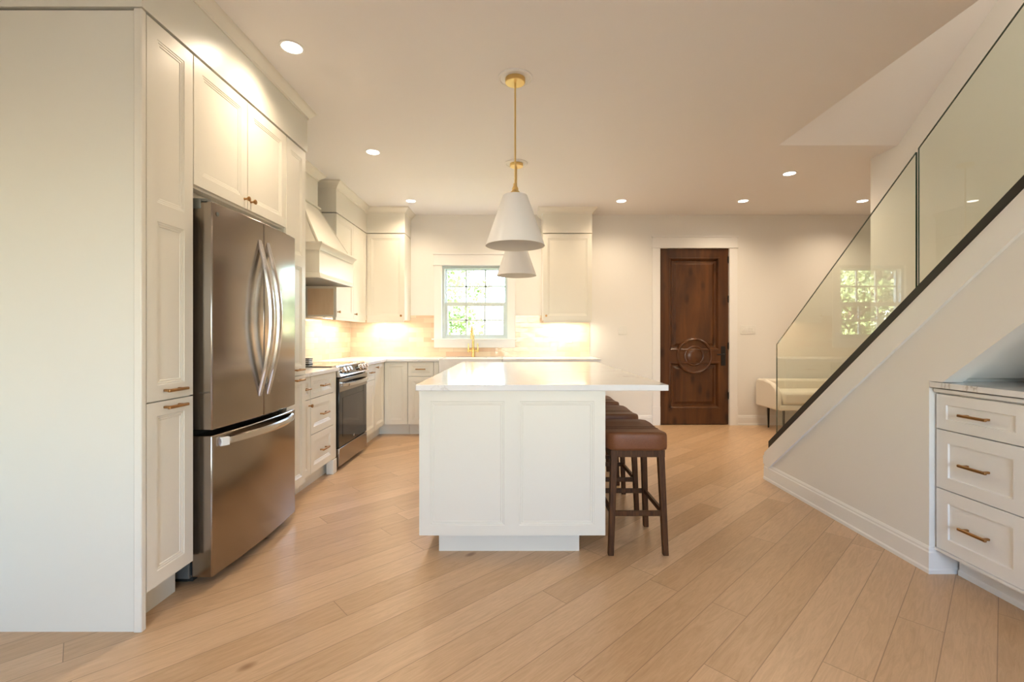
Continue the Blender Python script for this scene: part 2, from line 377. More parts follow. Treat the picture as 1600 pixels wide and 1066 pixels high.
# raised skirt board following the slope, and its bead
t = MB().prism([(3.87, .13), (3.87, top(3.87)-.03), (.70, top(.70)-.03), (.70, top(.70)-.175), (3.80, top(3.80)-.175), (3.80, .13)], 'x', XS-.018, XS-.0005)
t.prism([(3.872, top(3.872)-.03), (3.872, top(3.872)-.003), (.70, top(.70)-.003), (.70, top(.70)-.03)], 'x', XS-.008, XS-.0005)
struct(t.build('trim_1', M['trim'], weld=False))
BB = [(0,0),(.018,0),(.018,.018),(.013,.026),(.013,.105),(.009,.112),(.009,.122),(.003,.134),(0,.134)]
struct(MB().sweep([(XS-.0005, 3.869), (XS-.0005, 2.3375), (2.235, 2.3375)], BB).build('baseboard_stair', M['trim']))
struct(MB().sweep([(2.238, 2.31), (2.238, 1.425)], [(0,0),(.018,0),(.018,.02),(.012,.028),(.012,.10),(0,.108)]).build('baseboard_niche', M['trim']))
# steps
s = MB()
for i in range(14):
    y1 = 3.80 - i*.25
    if y1 - .25 < .42: break
    s.box(XS+.115, XR-.005, y1-.25, y1+.02, .19+i*.2005-.03, .19+i*.2005)
    s.box(XS+.115, XR-.005, y1-.012, y1, max(.001, i*.2005-.01), .19+i*.2005-.031)
tag(s.build('staircase', M['oak'], weld=False), 'oak stair treads behind the white knee wall and glass', 'stairs')
tag(s and SC.objects['staircase'], kind='structure'); 
for k in ('label', 'category'): del SC.objects['staircase'][k]

# baseboards and casings on the back wall
struct(MB().sweep([(1.842, YB), (1.03, YB)][::-1], BB).build('baseboard_back', M['trim']))
struct(MB().sweep([(2.99, YB), (5.49, YB)], BB).build('baseboard_back_right', M['trim']))
struct(MB().sweep([(XR, 4.24), (5.49, 4.24)][::-1], BB).build('baseboard_return', M['trim']))
def casing(name, x0, x1, z0, z1, w, right_w=None, plinth=0, sill=False, dep=.02):
    m = MB(); rw = right_w or w
    if plinth:
        m.box(x0-w-.004, x0, YB-dep-.006, YB-.0005, z0, z0+plinth).box(x1, x1+rw+.004, YB-dep-.006, YB-.0005, z0, z0+plinth)
    m.box(x0-w, x0, YB-dep, YB-.0005, z0+plinth, z1).box(x1, x1+rw, YB-dep, YB-.0005, z0+plinth, z1)
    m.box(x0-w-.012, x1+rw+.012, YB-dep-.010, YB-.0005, z1, z1+.014)
    m.box(x0-w, x1+rw, YB-dep-.002, YB-.0005, z1+.014, z1+.145)
    m.box(x0-w-.012, x1+rw+.012, YB-dep-.016, YB-.0005, z1+.145, z1+.160)
    if sill:
        m.box(x0-w-.025, x1+rw+.025, YB-.055, YB-.0005, z0-.018, z0)
        m.box(x0-w, x1+rw, YB-dep, YB-.0005, z0-.122, z0-.018)
    return struct(m.build(name, M['trim'], bevel=.002, weld=False))
casing('trim_2', DX0, DX1, 0, DZ1, .10, .105, plinth=.25)
casing('trim_3', WX0, WX1, WZ0, WZ1, .105, .105, sill=True)

# ------------------------------------------------------------------ window over the sink
wf = struct(MB().box(WX0, WX0+.035, YB+.02, YB+.14, WZ0, WZ1).box(WX1-.02, WX1, YB+.02, YB+.14, WZ0, WZ1).box(WX0+.035, WX1-.02, YB+.02, YB+.14, WZ1-.04, WZ1).box(WX0+.035, WX1-.02, YB+.02, YB+.14, WZ0, WZ0+.02)
     .build('window_1', M['vinyl'], weld=False, org=((WX0+WX1)/2, YB, WZ0)))
def sash(x0, x1, z0, z1, y, fw, fb, ft):
    m = MB().box(x0, x0+fw, y, y+.035, z0, z1).box(x1-fw, x1, y, y+.035, z0, z1).box(x0+fw, x1-fw, y, y+.035, z0, z0+fb).box(x0+fw, x1-fw, y, y+.035, z1-ft, z1)
    gx0, gx1, gz0, gz1 = x0+fw, x1-fw, z0+fb, z1-ft
    for k in (1, 2):
        gx = gx0+(gx1-gx0)*k/3; m.box(gx-.011, gx+.011, y+.008, y+.027, gz0, gz1)
    gz = (gz0+gz1)/2; m.box(gx0, gx1, y+.008, y+.027, gz-.011, gz+.011)
    o = m.build('sash', M['vinyl'], wf, weld=False)
    MB().box(gx0, gx1, y+.016, y+.019, gz0, gz1).build('pane', M['pane'], o)
sash(WX0+.035, WX1-.02, 1.62, WZ1-.04, YB+.085, .018, .035, .014)
sash(WX0+.035, WX1-.02, WZ0+.02, 1.655, YB+.045, .038, .034, .052)

# ------------------------------------------------------------------ wooden door
fx = MB()
D0 = YB+.012
dx0, dx1, dz0, dz1 = DX0+.004, DX1-.004, .008, DZ1-.004
fx.box(dx0, dx1, D0+.034, D0+.06, dz0, dz1)
px0, px1 = 2.085, 2.745
for (a, bb_, cc, dd) in ((dx0, px0, dz0, dz1), (px1, dx1, dz0, dz1), (px0, px1, 2.246, dz1), (px0, px1, dz0, .231), (px0, 2.215, .838, 1.014), (2.615, px1, .838, 1.014)):
    fx.box(a, bb_, D0, D0+.036, cc, dd)
for (z0, z1) in ((.231, .838), (1.014, 2.246)):
    fx2 = MB()
    steps = [(-.012, D0+.001), (-.010, D0-.006), (.004, D0-.008), (.012, D0-.002), (.018, D0+.012), (.030, D0+.030), (.052, D0+.030), (.085, D0+.012)]
    fx.loft([[(px0+i, d, z0+i), (px1-i, d, z0+i), (px1-i, d, z1-i), (px0+i, d, z1-i)] for i, d in steps], False, True)
cx, cz_ = 2.415, .929
fx.lathe([(.248, D0+.034), (.244, D0+.006), (.238, D0-.012), (.226, D0-.020), (.214, D0-.014), (.208, D0+.004), (.200, D0+.006), (.140, D0+.006), (.134, D0-.004), (.122, D0-.008), (.112, D0-.004), (.106, D0+.004), (.09, D0-.006), (.05, D0-.014), (.0005, D0-.017)], (cx, 0, cz_), 48, 'y')
dr = struct(fx.build('door_1', M['alder'], weld=False, org=(cx, D0, 0), smooth=True, angle=25))
h = MB().box(2.772, 2.832, D0-.010, D0, .80, 1.06).build('escutcheon', M['black'], dr, bevel=.003)
MB().lathe([(.012, -.045), (.012, 0)], (2.802, D0-.010, .95), 16, 'y').box(2.70, 2.815, D0-.062, D0-.048, .94, .96).build('lever', M['black'], dr, bevel=.003, weld=False)
for z in (.35, 1.02, 1.65, 2.18):
    MB().lathe([(.009, 0), (.009, .09)], (2.868, D0-.004, z), 12).build('hinge', M['black'], dr)

# ------------------------------------------------------------------ crown / soffits (built with the house)
CR = [(0, -.062), (.006, -.062), (.008, -.048), (.020, -.040), (.036, -.020), (.044, -.012), (.048, -.001), (0, -.001)]
CRH = [(0, -.075), (.008, -.075), (.012, -.06), (.05, -.024), (.058, -.018), (.062, -.001), (0, -.001)]
def crown(path, prof=CR, name=None):
    return MB().sweep(path, [(o, CZ+z) for o, z in prof])
FX = -1.512                      # face of the tall cabinet doors
struct(MB().box(XL+.001, FX+.004, 1.862, 3.345, 2.532, CZ-.001).build('trim_4', M['cabside']))
struct(crown([(XL+.01, 1.862), (FX+.004, 1.862), (FX+.004, 3.345), (XL+.01, 3.345)]).build('trim_5', M['cab'], smooth=True, angle=30))
UX, UY = -1.888, 5.852           # faces of the wall cabinets
s = MB().prism([(XL+.001, 4.862), (UX, 4.862), (UX, UY), (-1.402, UY), (-1.402, YB-.001), (XL+.001, YB-.001)], 'z', 2.508, CZ-.001)
struct(s.build('trim_6', M['cab']))
struct(crown([(XL+.01, 4.862), (UX, 4.862), (UX, UY), (-1.402, UY), (-1.402, YB-.005)][::1], CRH).build('trim_7', M['cab'], smooth=True, angle=30))
struct(MB().box(.352, .978, UY, YB-.001, 2.508, CZ-.001).build('trim_8', M['cab']))
struct(crown([(.352, YB-.005), (.352, UY), (.978, UY), (.978, YB-.005)], CRH).build('trim_9', M['cab'], smooth=True, angle=30))

# ------------------------------------------------------------------ cabinet parts
def fr_x(face, sgn=1):           # u runs along +Y, d is outwards along X
    return lambda u, d, z: (face + sgn*d, u, z)
def fr_y(face):                  # u runs along +X, d outwards along -Y
    return lambda u, d, z: (u, face - d, z)
MOULD = [(0, 0), (.003, -.0025), (.009, -.0025), (.012, -.005), (.019, -.005), (.022, -.0075)]
PLAIN = [(0, 0), (.002, -.008)]
def panel(frame, name, parent, u0, u1, z0, z1, openings=None, t=.02, stile=.058, prof=MOULD, material=None):
    """framed door or drawer front: stiles and rails round recessed panels"""
    m = MB(frame)
    if openings is None: openings = [(u0+stile, u1-stile, z0+stile, z1-stile)]
    openings = sorted(openings, key=lambda o: (o[2], o[0]))
    zs = sorted({z0, z1} | {o[2] for o in openings} | {o[3] for o in openings})
    for a, b_ in zip(zs[:-1], zs[1:]):
        row = [o for o in openings if o[2] <= a+1e-6 and o[3] >= b_-1e-6]
        u = u0
        for o in row:
            m.box(u, o[0], 0, t, a, b_); u = o[1]
        m.box(u, u1, 0, t, a, b_)
    for o in openings:
        m.rect_rings(*o, [(i, t+d) for i, d in prof], back=False)
    return m.build(name, material or M['cab'], parent, weld=False)
def pull(frame, parent, u, z, d, ln=.13, vertical=False, name='pull', post=.035):
    m = MB(frame); h = ln/2
    def bx(a0, a1, d0, d1, c0, c1):
        if vertical: m.box(u+c0, u+c1, d0, d1, z+a0, z+a1)
        else: m.box(u+a0, u+a1, d0, d1, z+c0, z+c1)
    bx(-h, h, d+post-.008, d+post+.004, -.0065, .0065)
    for s in (-1, 1):
        bx(s*(h-.018)-.006, s*(h-.018)+.006, d, d+post-.006, -.0055, .0055)
    return m.build(name, M['bronze'], parent, bevel=.003, weld=False)
def knob(frame, parent, u, z, d):
    m = MB(frame)
    prof = [(.0075, 0), (.0055, .004), (.005, .014), (.0135, .025), (.014, .029), (.011, .032), (.0005, .033)]
    rs = [[(u+r*math.cos(2*math.pi*i/16), d+h, z+r*math.sin(2*math.pi*i/16)) for i in range(16)] for r, h in prof]
    return m.loft(rs).build('knob', M['bronze'], parent, smooth=True)

FT = fr_x(FX-.02)                # tall cabinets: carcass front, doors 20 mm thick
def tall_pantry(y0, y1, label, hand):
    t = thing('pantry_cabinet', (-1.86, (y0+y1)/2, 0), label, 'cabinet')
    MB().box(XL+.002, FX-.022, y0, y1, .14, 2.522).build('carcass', M['cab'], t)
    MB().box(XL+.002, FX-.085, y0+.001, y1-.001, .0, .139).build('toe_kick', M['cabside'], t)
    g = .003; a, b_ = y0+g, y1-g
    d1 = panel(FT, 'door', t, a, b_, .925, 2.52, [(a+.055, b_-.055, .99, 1.685), (a+.055, b_-.055, 1.765, 2.455)])
    pull(FT, d1, (y0+y1)/2 + hand, .965, .02, .12)
    d2 = panel(FT, 'door', t, a, b_, .145, .919, [(a+.055, b_-.055, .205, .86)])
    pull(FT, d2, (y0+y1)/2 + hand, .893, .02, .12)
    return t
tall_pantry(1.888, 2.165, 'tall narrow cream pantry cabinet left of the fridge, nearest the camera', .0)
tall_pantry(3.045, 3.325, 'tall narrow cream pantry cabinet on the far side of the fridge', .0)
# big end panel that faces the camera
e = thing('end_panel', (-1.87, 1.87, 0), 'full-height cream end panel at the near end of the tall kitchen cabinets', 'cabinet panel')
MB().box(XL+.002, FX-.03, 1.868, 1.885, 0, 2.520).build('panel_board', M['cabside'], e)
MB().box(FX-.030, FX+.003, 1.860, 1.8855, 0, 2.526).build('edge_post', M['cab'], e, bevel=.004)
# over-fridge cabinet
t = thing('overfridge_cabinet', (-1.86, 2.6, 1.915), 'cream two-door cabinet directly above the steel fridge', 'cabinet')
MB().box(XL+.002, FX-.022, 2.168, 3.042, 1.905, 2.522).build('carcass', M['cab'], t)
MB().box(FX-.09, FX-.07, 2.17, 3.04, 1.865, 1.904).build('filler_strip', M['cab'], t)
d1 = panel(FT, 'door', t, 2.170, 2.601, 1.915, 2.52); knob(FT, d1, 2.573, 1.965, .02)
d2 = panel(FT, 'door', t, 2.607, 3.040, 1.915, 2.52); knob(FT, d2, 2.635, 1.965, .02)

# ------------------------------------------------------------------ fridge
t = thing('refrigerator', (-1.8, 2.615, 0), 'stainless steel french-door refrigerator with bottom freezer drawer, between the tall pantries', 'refrigerator')
RY0, RY1, RX = 2.200, 3.030, -1.447
MB().box(-2.19, -1.56, RY0+.004, RY1-.004, .035, 1.800).build('body', M['steel_dk'], t, bevel=.004)
MB().box(-1.56, -1.548, RY0+.012, RY1-.012, .05, 1.80).build('gasket', M['rubber'], t)
def bowed(name, y0, y1, z0, z1, parent, Y0=RY0, Y1=RY1, bow=.022):
    n = 14; prof = []
    for i in range(n+1):
        y = y0+(y1-y0)*i/n; q = (2*(y-Y0)/(Y1-Y0)-1); e = 0
        prof.append((RX + bow*(1-q*q), y))
    poly = [(-1.546, y0)] + [(a, b_) for a, b_ in prof] + [(-1.546, y1)]
    return MB().prism(poly, 'z', z0, z1).build(name, M['steel'], parent, bevel=.006)
dl = bowed('door', RY0, 2.6125, .748, 1.842, t)
dr_ = bowed('door', 2.6175, RY1, .748, 1.842, t)
fz = bowed('freezer_drawer', RY0, RY1, .045, .722, t)
def arc_handle(parent, y, z0, z1, name):
    n = 20; outer = []
    for i in range(n+1):
        a = i/n; z = z0+(z1-z0)*a; b_ = math.sin(math.pi*a)
        outer.append((RX+.018+.075*b_, y, z, .011+.006*b_))
    rs = []
    for x, yy, z, w_ in outer:
        rs.append([(x-.010, yy-w_, z), (x+.004, yy-w_, z), (x+.010, yy-w_*.5, z), (x+.010, yy+w_*.5, z), (x+.004, yy+w_, z), (x-.010, yy+w_, z)])
    m = MB().loft(rs)
    return m.build(name, M['steel_h'], parent, smooth=True, angle=50)
arc_handle(dl, 2.572, .865, 1.735, 'handle'); arc_handle(dr_, 2.658, .865, 1.735, 'handle')
n = 24; rs = []
for i in range(n+1):
    a = i/n; y = 2.245+(2.985-2.245)*a; b_ = math.sin(math.pi*a)
    x = RX+.006+.022*(1-(2*a-1)**2)+.055*b_**.7; z = .683
    rs.append([(x-.009, y, z-.020), (x+.006, y, z-.016), (x+.010, y, z), (x+.006, y, z+.016), (x-.009, y, z+.020)])
hh = MB().loft(rs).build('handle', M['steel_h'], fz, smooth=True, angle=50)
rs2 = []
for i in range(4):
    a = i*.014; y = 2.2455+(2.985-2.245)*a; b_ = math.sin(math.pi*a)
    x = RX+.008+.022*(1-(2*a-1)**2)+.055*b_**.7
    rs2.append([(x-.0, y, .661), (x+.0125, y, .663), (x+.0125, y, .703), (x-.0, y, .705)])
st = MB().loft(rs2).build('sticker', M['white_plastic'], hh, bevel=.001); st['label'] = 'small white sticker on the near end of the freezer handle'
MB().box(-1.60, -1.475, RY0+.004, RY0+.07, 1.844, 1.858).box(-1.60, -1.50, RY0-.003, RY0+.004, 1.808, 1.858).build('hinge_cover', M['steel_dk'], t, bevel=.003, weld=False)
MB().box(-1.60, -1.475, RY1-.07, RY1-.004, 1.844, 1.858).build('hinge_cover', M['steel_dk'], t, bevel=.003)
for fy in (RY0+.05, RY1-.09): MB().box(-2.1, -1.60, fy, fy+.04, 0, .034).build('foot', M['rubber'], t)
MB().box(-1.585, -1.56, RY0+.03, RY1-.03, .012, .04).build('kick_grille', M['rubber'], t)
MB().lathe([(.011, 0), (.011, .0012)], (-1.4435, 2.235, 1.79), 18, 'x').build('badge', M['steel_dk'], dl)

# ------------------------------------------------------------------ left run base cabinets
BX = -1.575                      # outer face of base doors
FB = fr_x(BX-.02)
CT0, CT1 = .892, .922            # countertop bottom / top
def base_unit(name, y0, y1, label, z1=CT0-.002):
    t = thing(name, ((XL+BX)/2, (y0+y1)/2, 0), label, 'cabinet')
    MB().box(XL+.002, BX-.022, y0+.0005, y1-.0005, .13, z1).build('carcass', M['cab'], t)
    MB().box(XL+.002, BX-.085, y0+.0005, y1-.0005, 0, .129).build('toe_kick', M['cab'], t)
    return t
t = base_unit('base_cabinet', 3.330, 3.545, 'narrow cream base cabinet with one drawer and one door, next to the far pantry')
d = panel(FB, 'drawer', t, 3.333, 3.542, .715, .885, stile=.04); pull(FB, d, 3.437, .80, .02, .10)
d = panel(FB, 'door', t, 3.333, 3.542, .135, .710, stile=.05); knob(FB, d, 3.518, .665, .02)
t = base_unit('drawer_cabinet', 3.547, 4.066, 'cream three-drawer base cabinet just left of the stove')
for a, b_, st_ in ((.715, .885, .04), (.435, .710, .055), (.135, .430, .055)):
    d = panel(FB, 'drawer', t, 3.55, 3.985, a, b_, stile=st_); pull(FB, d, 3.768, (a+b_)/2, .02, .13)
MB().box(BX-.045, BX-.004, 3.99, 4.064, .13, .889).box(BX-.06, BX+.002, 3.985, 4.064, 0, .125).build('corner_post', M['cab'], t, bevel=.004, weld=False)
t = base_unit('base_cabinet', 4.846, 5.175, 'narrow cream base cabinet with drawer and door right beside the stove, toward the corner')
d = panel(FB, 'drawer', t, 4.849, 5.172, .715, .885, stile=.04); pull(FB, d, 5.01, .80, .02, .12)
d = panel(FB, 'door', t, 4.849, 5.172, .135, .710, stile=.055)
# corner unit, doors on both faces
BYF = 5.548                      # outer face of the back run doors
FBY = fr_y(BYF+.02)
t = thing('corner_cabinet', (-1.9, 5.9, 0), 'cream L-shaped corner base cabinet with two full-height doors meeting in the corner', 'cabinet')
MB().prism([(XL+.002, 5.177), (BX-.022, 5.177), (BX-.022, BYF+.022), (-1.295, BYF+.022), (-1.295, YB-.004), (XL+.002, YB-.004)], 'z', .13, CT0-.002).build('carcass', M['cab'], t)
MB().prism([(XL+.002, 5.177), (BX-.085, 5.177), (BX-.085, BYF+.085), (-1.295, BYF+.085), (-1.295, YB-.004), (XL+.002, YB-.004)], 'z', 0, .129).build('toe_kick', M['cab'], t)
d = panel(FB, 'door', t, 5.18, BYF-.004, .135, .885, stile=.055); knob(FB, d, 5.215, .845, .02)
d = panel(FBY, 'door', t, BX+.004, -1.298, .135, .885, stile=.05)
def back_unit(name, x0, x1, label, z1=CT0-.002):
    t = thing(name, ((x0+x1)/2, 5.88, 0), label, 'cabinet')
    MB().box(x0+.0005, x1-.0005, BYF+.022, YB-.004, .13, z1).build('carcass', M['cab'], t)
    MB().box(x0+.0005, x1-.0005, BYF+.085, YB-.004, 0, .129).build('toe_kick', M['cab'], t)
    return t
t = back_unit('base_cabinet', -1.293, -.922, 'cream base cabinet with drawer over door, left of the white sink')
d = panel(FBY, 'drawer', t, -1.290, -.985, .715, .885, stile=.04); pull(FBY, d, -1.135, .80, .02, .12)
d = panel(FBY, 'door', t, -1.290, -.985, .135, .710, stile=.055)
MB().box(-.980, -.924, BYF+.004, BYF+.021, .135, .885).build('filler', M['cab'], t)
t = back_unit('sink_cabinet', -.920, -.152, 'cream cabinet under the white farmhouse sink', .655)
d = panel(FBY, 'door', t, -.915, -.538, .135, .645); knob(FBY, d, -.565, .60, .02)
d = panel(FBY, 'door', t, -.534, -.157, .135, .645); knob(FBY, d, -.507, .60, .02)
t = back_unit('base_cabinet', .460, 1.005, 'cream base cabinet at the right end of the back counter')
d = panel(FBY, 'drawer', t, .463, 1.002, .715, .885, stile=.04); pull(FBY, d, .73, .80, .02, .12)
d = panel(FBY, 'door', t, .463, 1.002, .135, .710); knob(FBY, d, .495, .665, .02)
# dishwasher
t = thing('dishwasher', (.15, 5.88, 0), 'stainless dishwasher under the back counter, right of the sink', 'dishwasher')
MB().box(-.148, .456, BYF+.03, YB-.03, .10, .880).build('tub', M['steel_dk'], t)
MB().box(-.146, .454, BYF+.002, BYF+.029, .12, .80).build('door', M['steel'], t, bevel=.003)
MB().box(-.146, .454, BYF+.002, BYF+.029, .803, .872).build('control_panel', M['blackglass'], t, bevel=.003)
MB().tube([(-.10, BYF-.03, .76), (.40, BYF-.03, .76)], .009).box(-.09, -.07, BYF-.03, BYF+.002, .753, .767).box(.37, .39, BYF-.03, BYF+.002, .753, .767).build('handle', M['steel_h'], t, weld=False)
MB().box(-.14, .45, BYF+.07, BYF+.09, 0, .099).build('toe_kick', M['rubber'], t)

# farmhouse sink
t = thing('farmhouse_sink', (-.536, 5.8, .66), 'white apron-front farmhouse sink below the window', 'sink')
sx0, sx1, sy0, sy1 = -.915, -.157, BYF-.03, 6.02
m = MB().box(sx0, sx1, sy0, sy0+.03, .66, .928).box(sx0, sx1, sy1-.025, sy1, .66, .915).box(sx0, sx0+.025, sy0+.03, sy1-.025, .66, .915).box(sx1-.025, sx1, sy0+.03, sy1-.025, .66, .915).box(sx0+.025, sx1-.025, sy0+.03, sy1-.025, .66, .69)
m.build('basin', M['sink'], t, bevel=.006, weld=False)
MB().lathe([(.045, .690), (.045, .694), (.03, .693)], (-.536, 5.8, 0), 24).build('drain', M['steel_h'], t)

# countertops
cf = BX+.028; cb = BYF-.028
m = MB().box(XL+.002, cf, 3.328, 4.069, CT0, CT1)
o = m.build('countertop', M['marble'], bevel=.003); tag(o, 'white quartz countertop on the drawers between the far pantry and the stove', 'countertop')
m = MB().prism([(XL+.002, 4.843), (cf, 4.843), (cf, cb), (-.919, cb), (-.919, 6.10), (XL+.002, 6.10)][:4] + [(-.919, YB-.003), (XL+.002, YB-.003)], 'z', CT0, CT1)
o = m.build('countertop', M['marble'], bevel=.003); tag(o, 'white quartz corner countertop from the stove round to the sink', 'countertop')
m = MB().box(-.152, 1.030, cb, YB-.003, CT0, CT1).box(-.918, -.152, 6.025, YB-.003, CT0, CT1)
o = m.build('countertop', M['marble'], weld=False); tag(o, 'white quartz countertop running right from behind the sink to the wall end', 'countertop')

# backsplashes
tag(MB().box(XL+.012, WX0-.107, YB-.010, YB-.0008, CT1+.001, 1.474).box(WX0-.107, WX1+.107, YB-.010, YB-.0008, CT1+.001, WZ0-.124).box(WX1+.107, 1.0, YB-.010, YB-.0008, CT1+.001, 1.474)
    .build('backsplash', M['tile_x'], weld=False), 'glossy cream tile backsplash on the wall around the sink window', 'backsplash')
tag(MB().box(XL+.0008, XL+.010, 3.33, YB-.012, CT1+.001, 1.395).box(XL+.0008, XL+.010, 3.33, 4.85, 1.395, 1.72).build('backsplash', M['tile_y'], weld=False),
    'glossy cream tile backsplash on the left wall behind the stove', 'backsplash')

# ------------------------------------------------------------------ range
t = thing('range', (-1.9, 4.456, 0), 'stainless slide-in stove with black oven door and glass cooktop', 'stove')
GY0, GY1 = 4.078, 4.838
MB().box(-2.195, -1.60, GY0, GY1, .035, .912).build('body', M['rubber'], t)
MB().box(-2.20, -1.625, GY0-.002, GY1+.002, .9225, .930).build('cooktop', M['blackglass'], t, bevel=.002)
for bx_, by_, br in ((-1.78, 4.27, .10), (-1.78, 4.65, .085), (-2.05, 4.27, .075), (-2.05, 4.65, .10)):
    MB().lathe([(br, .9302), (br, .9305), (br-.004, .9305), (br-.004, .9302)], (bx_, by_, 0), 40, cap=False).build('burner_ring', M['steel_dk'], t)
# sloping control panel
cp = MB().prism([(-1.63, .925), (-1.598, .938), (-1.586, .936), (-1.540, .838), (-1.545, .832), (-1.60, .832), (-1.63, .90)], 'y', GY0, GY1).build('control_panel', M['steel_h'], t, bevel=.003)
nx, nz = .905, .425; tx, tz = -.425, .905     # outward normal and up-slope direction of the panel
mid = (-1.563, .887)
m = MB().prism([(mid[0]+tx*.040+nx*.0005, mid[1]+tz*.040+nz*.0005), (mid[0]-tx*.042+nx*.0005, mid[1]-tz*.042+nz*.0005), (mid[0]-tx*.042+nx*.002, mid[1]-tz*.042+nz*.002), (mid[0]+tx*.040+nx*.002, mid[1]+tz*.040+nz*.002)], 'y', GY0+.03, GY1-.03)
dp = m.build('display', M['blackglass'], cp)
for ky in (4.145, 4.225, 4.305, 4.61, 4.69, 4.77):
    rs = []
    for r_, h_ in ((.029, .002), (.029, .008), (.022, .012), (.021, .036), (.019, .038)):
        rs.append([(mid[0]+nx*h_+tx*r_*math.sin(a), ky+r_*math.cos(a), mid[1]+nz*h_+tz*r_*math.sin(a)) for a in [2*math.pi*i/20 for i in range(20)]])
    k = MB().loft(rs).build('knob', M['steel_h'], cp, smooth=True)
od = MB().box(-1.598, -1.560, GY0+.004, GY1-.004, .205, .818).build('oven_door', M['blackglass'], t, bevel=.003)
MB().box(-1.5598, -1.553, GY0+.004, GY1-.004, .700, .818).build('door_band', M['steel'], od, bevel=.002)
MB().box(-1.5598, -1.5575, GY0+.09, GY1-.09, .29, .64).build('oven_window', mat('smoked_oven_glass', (.045,.038,.030), .08), od)
n = 16; rs = []
for i in range(n+1):
    a = i/n; y = GY0+.05+(GY1-GY0-.1)*a; x = -1.552+.052*math.sin(math.pi*a)**.35 if 0 < a < 1 else -1.552
    rs.append([(x-.008, y, .742), (x+.008, y, .746), (x+.011, y, .760), (x+.008, y, .774), (x-.008, y, .778)])
MB().loft(rs).build('handle', M['steel_h'], od, smooth=True, angle=50)
MB().box(-1.598, -1.558, GY0+.004, GY1-.004, .040, .198).build('storage_drawer', M['steel'], t, bevel=.003)
MB().lathe([(.013, 0), (.013, .001)], (-1.5597, 4.456, .245), 18, 'x').build('badge', M['steel_h'], od)
for fy in (GY0+.05, GY1-.05):
    for fx_ in (-2.1, -1.66): MB().lathe([(.015, 0), (.015, .034)], (fx_, fy, 0), 12).build('foot', M['rubber'], t)
# little striped item on the cooktop
t = thing('striped_box', (-1.975, 4.38, .9306), 'small black and white striped item standing on the stovetop', 'box')
for i in range(7):
    MB().box(-2.012+.002*(i % 2), -1.94-.004*(i % 3), 4.34, 4.42, .9306+i*.008, .9306+(i+1)*.008-.0002).build('layer', M['white_plastic'] if i % 2 else M['darkslot'], t)

# ------------------------------------------------------------------ hood
t = thing('range_hood', (-1.95, 4.45, 1.71), 'cream tapered wooden range hood on the left wall above the stove', 'range hood')
HY0, HY1, HX = 4.035, 4.848, -1.715
m = MB()
for a in ((XL+.012, HX-.02, HY0, HY0+.02), (XL+.012, HX-.02, HY1-.02, HY1), (HX-.02, HX, HY0, HY1)):
    m.box(a[0], a[1], a[2], a[3], 1.715, 1.985)
m.box(XL+.012, HX, HY0, HY1, 1.985, 2.0)
m.build('apron', M['cab'], t, weld=False)
MB().sweep([(XL+.012, HY0), (HX, HY0), (HX, HY1), (XL+.012, HY1)], [(0,1.712),(.014,1.712),(.014,1.722),(.008,1.735),(.006,1.752),(0,1.755)]).build('lower_moulding', M['cab'], t, smooth=True, angle=30)
MB().sweep([(XL+.012, HY0), (HX, HY0), (HX, HY1), (XL+.012, HY1)], [(0,1.955),(.006,1.955),(.010,1.968),(.024,1.990),(.036,2.004),(.040,2.008),(.040,2.022),(0,2.022)]).build('upper_moulding', M['cab'], t, smooth=True, angle=30)
TX, TY0, TY1 = -1.985, 4.25, 4.645
rs = [[(XL+.012, HY0+.02, 2.0225), (HX-.015, HY0+.02, 2.0225), (HX-.015, HY1-.02, 2.0225), (XL+.012, HY1-.02, 2.0225)],
      [(XL+.012, TY0, 2.478), (TX, TY0, 2.478), (TX, TY1, 2.478), (XL+.012, TY1, 2.478)]]
MB().loft(rs).build('tapered_body', M['cab'], t)
for (p, q) in (((HX-.015, HY0+.02, 2.0225), (TX, TY0, 2.478)), ((HX-.015, HY1-.02, 2.0225), (TX, TY1, 2.478))):
    MB().bar(p, q, .012, .012).build('corner_bead', M['cab'], t)
MB().sweep([(XL+.012, TY0), (TX, TY0), (TX, TY1), (XL+.012, TY1)], [(-.01,2.4785),(.018,2.4785),(.024,2.486),(.018,2.494),(-.01,2.494)]).build('cap_moulding', M['cab'], t, smooth=True, angle=30)
MB().box(XL+.012, TX-.004, TY0+.004, TY1-.004, 2.4945, CZ-.001).build('chimney', M['cab'], t)
MB().sweep([(XL+.012, TY0+.004), (TX-.004, TY0+.004), (TX-.004, TY1-.004), (XL+.012, TY1-.004)], [(o, CZ+z) for o, z in CRH]).build('crown_moulding', M['cab'], t, smooth=True, angle=30)
MB().box(XL+.03, HX-.021, HY0+.021, HY1-.021, 1.722, 1.74).build('vent_insert', M['steel_dk'], t)

# ------------------------------------------------------------------ wall cabinets
U0, U1 = 1.392, 2.500
FU = fr_x(UX-.02); FUY = fr_y(UY+.02)
t = thing('wall_cabinet', (-2.05, 5.3, U0), 'cream two-door wall cabinet on the left wall, between the hood and the corner', 'cabinet')
MB().box(XL+.012, UX-.022, 4.864, 5.845, U0+.01, U1-.002).build('carcass', M['cab'], t)
MB().box(XL+.03, UX-.03, 4.861, 4.8638, U0+.03, 1.70).build('side_panel', M['wood_warm_lit'], t)['label'] = 'wood-toned cabinet side under the hood, warm under-cabinet light put into its colour'
MB().box(UX-.038, UX-.006, 4.864, 5.83, U0-.022, U0+.009).build('light_rail', M['cab'], t)
d = panel(FU, 'door', t, 4.866, 5.385, U0+.008, U1-.003); knob(FU, d, 4.90, 1.455, .02)
d = panel(FU, 'door', t, 5.389, UY-.004, U0+.008, U1-.003); knob(FU, d, 5.42, 1.455, .02)
t = thing('wall_cabinet', (-1.64, 6.02, U0), 'cream single-door wall cabinet left of the window', 'cabinet')
